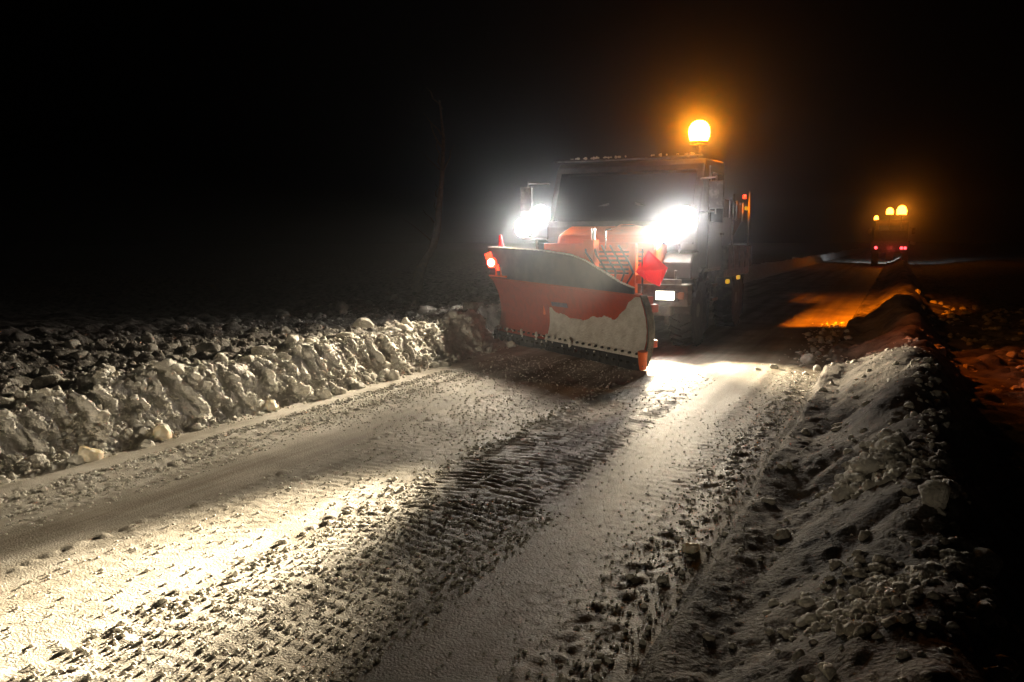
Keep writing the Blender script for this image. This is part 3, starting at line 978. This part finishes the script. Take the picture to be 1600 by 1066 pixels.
for x, dz in ((x0 + .28, .02), (x1 - .42, .0), (x1 - .22, .0)):
    bm = B(); lathe(bm, (x, 54.60, 1.12 + dz), [(.05, -.02), (.085, 0), (.085, .05)], 16, 'Y')
    Q('tail_lamp', bm, 'taillamp')
for x, z, r in ((-.62, 3.32, .22), (.06, 3.30, .30), (-1.38, 2.98, .13)):
    bm = B(); cyl(bm, (x, 57.0 if z > 3 else 56.6, 2.2), (x, 57.0 if z > 3 else 56.6, z - .1), .03, seg=8); cyl(bm, (x, 57.0 if z > 3 else 56.6, z - .13), (x, 57.0 if z > 3 else 56.6, z - .08), r * .9, seg=14)
    b2 = Q('beacon', bm, 'frame')
    bm = B(); lathe(bm, (x, 57.0 if z > 3 else 56.6, z - .08), [(r * .9, 0), (r, r * .8), (r * .7, r * 1.6), (r * .2, r * 1.9)], 18)
    Q('dome', bm, 'amber2', b2, smooth=True)
for s, x in ((-1, x0), (1, x1)):
    bm = B(); cyl(bm, (x, 59, 2.4), (x + s * .22, 59, 2.4), .02, seg=6); box(bm, (x + s * .24, 59, 2.2), (.2, .06, .42))
    Q('mirror', bm, 'body')
bm = B(); box(bm, (x1 + .18, 55.2, 1.42), (.30, .08, .18), Matrix.Rotation(.3, 3, 'Y'))
Q('side_panel', bm, 'chunk')
point("beacon_light", (.10, 57.0, 3.36), 160, AMB, .1)
point("tail_lamp_light", (xc, 54.3, 1.1), 5, (1, .08, .05), .1)
spot("headlight_light", (xc, 60, 1.1), (xc, 90, 0), 2200, 90, 1, (.85, .93, 1))

# ------------------------------------------------------------------ bare crooked tree in the dark field
tr = empty('bare_tree', (-10.9, 17.2, 0), 'faint crooked bare tree in the dark field left of the truck', 'tree')
def limb(pts, r0, r1):
    bm = B()
    rings = []
    for i, p in enumerate(pts):
        r = r0 + (r1 - r0) * i / (len(pts) - 1)
        p = Vector(p)
        rings.append([bm.verts.new(p + Vector((r * math.cos(q * .785), r * math.sin(q * .785), 0))) for q in range(8)])
    for a_, b_ in zip(rings, rings[1:]):
        for i in range(8):
            bm.faces.new((a_[i], a_[(i + 1) % 8], b_[(i + 1) % 8], b_[i]))
    bm.faces.new(rings[0][::-1]); bm.faces.new(rings[-1])
    return bm
tp = [(-10.95, 17.2, .0), (-10.9, 17.2, .6), (-10.72, 17.2, 1.0), (-10.45, 17.2, 1.35), (-10.3, 17.2, 1.8), (-10.24, 17.2, 2.4), (-10.15, 17.2, 3.1), (-10.10, 17.2, 4.0), (-10.2, 17.2, 4.9)]
P('trunk', limb(tp, .17, .02), 'bark', tr, smooth=True)
for k in range(16):
    i = random.randint(3, 7)
    b0 = Vector(tp[i]).lerp(Vector(tp[i + 1]), random.random())
    d = Vector((random.uniform(-1, 1), random.uniform(-1, 1), random.uniform(.3, 1.2))).normalized()
    ln = random.uniform(.5, 1.3) * (1.2 - i * .08)
    pts = [b0 + d * ln * q / 4 + Vector((random.uniform(-.05, .05), random.uniform(-.05, .05), .03 * q)) for q in range(5)]
    P('branch', limb(pts, .030, .006), 'bark', tr, smooth=True)

# ------------------------------------------------------------------ haze: thin frosty air
bm = B(); box(bm, (0, 55, 3.0), (160, 150, 9.0))
hz = obj('haze', bm, M['chunk'])
hm = bpy.data.materials.new('haze')
hm.use_nodes = True
n = hm.node_tree
n.nodes.remove(n.nodes['Principled BSDF'])
pv = n.nodes.new('ShaderNodeVolumePrincipled')
pv.inputs['Color'].default_value = (.85, .9, 1, 1)
pv.inputs['Density'].default_value = .0037
pv.inputs['Anisotropy'].default_value = .978
n.links.new(pv.outputs[0], n.nodes['Material Output'].inputs['Volume'])
hz.data.materials[0] = hm
hz['kind'] = 'stuff'
hz['label'] = 'thin frosty haze filling the night air'
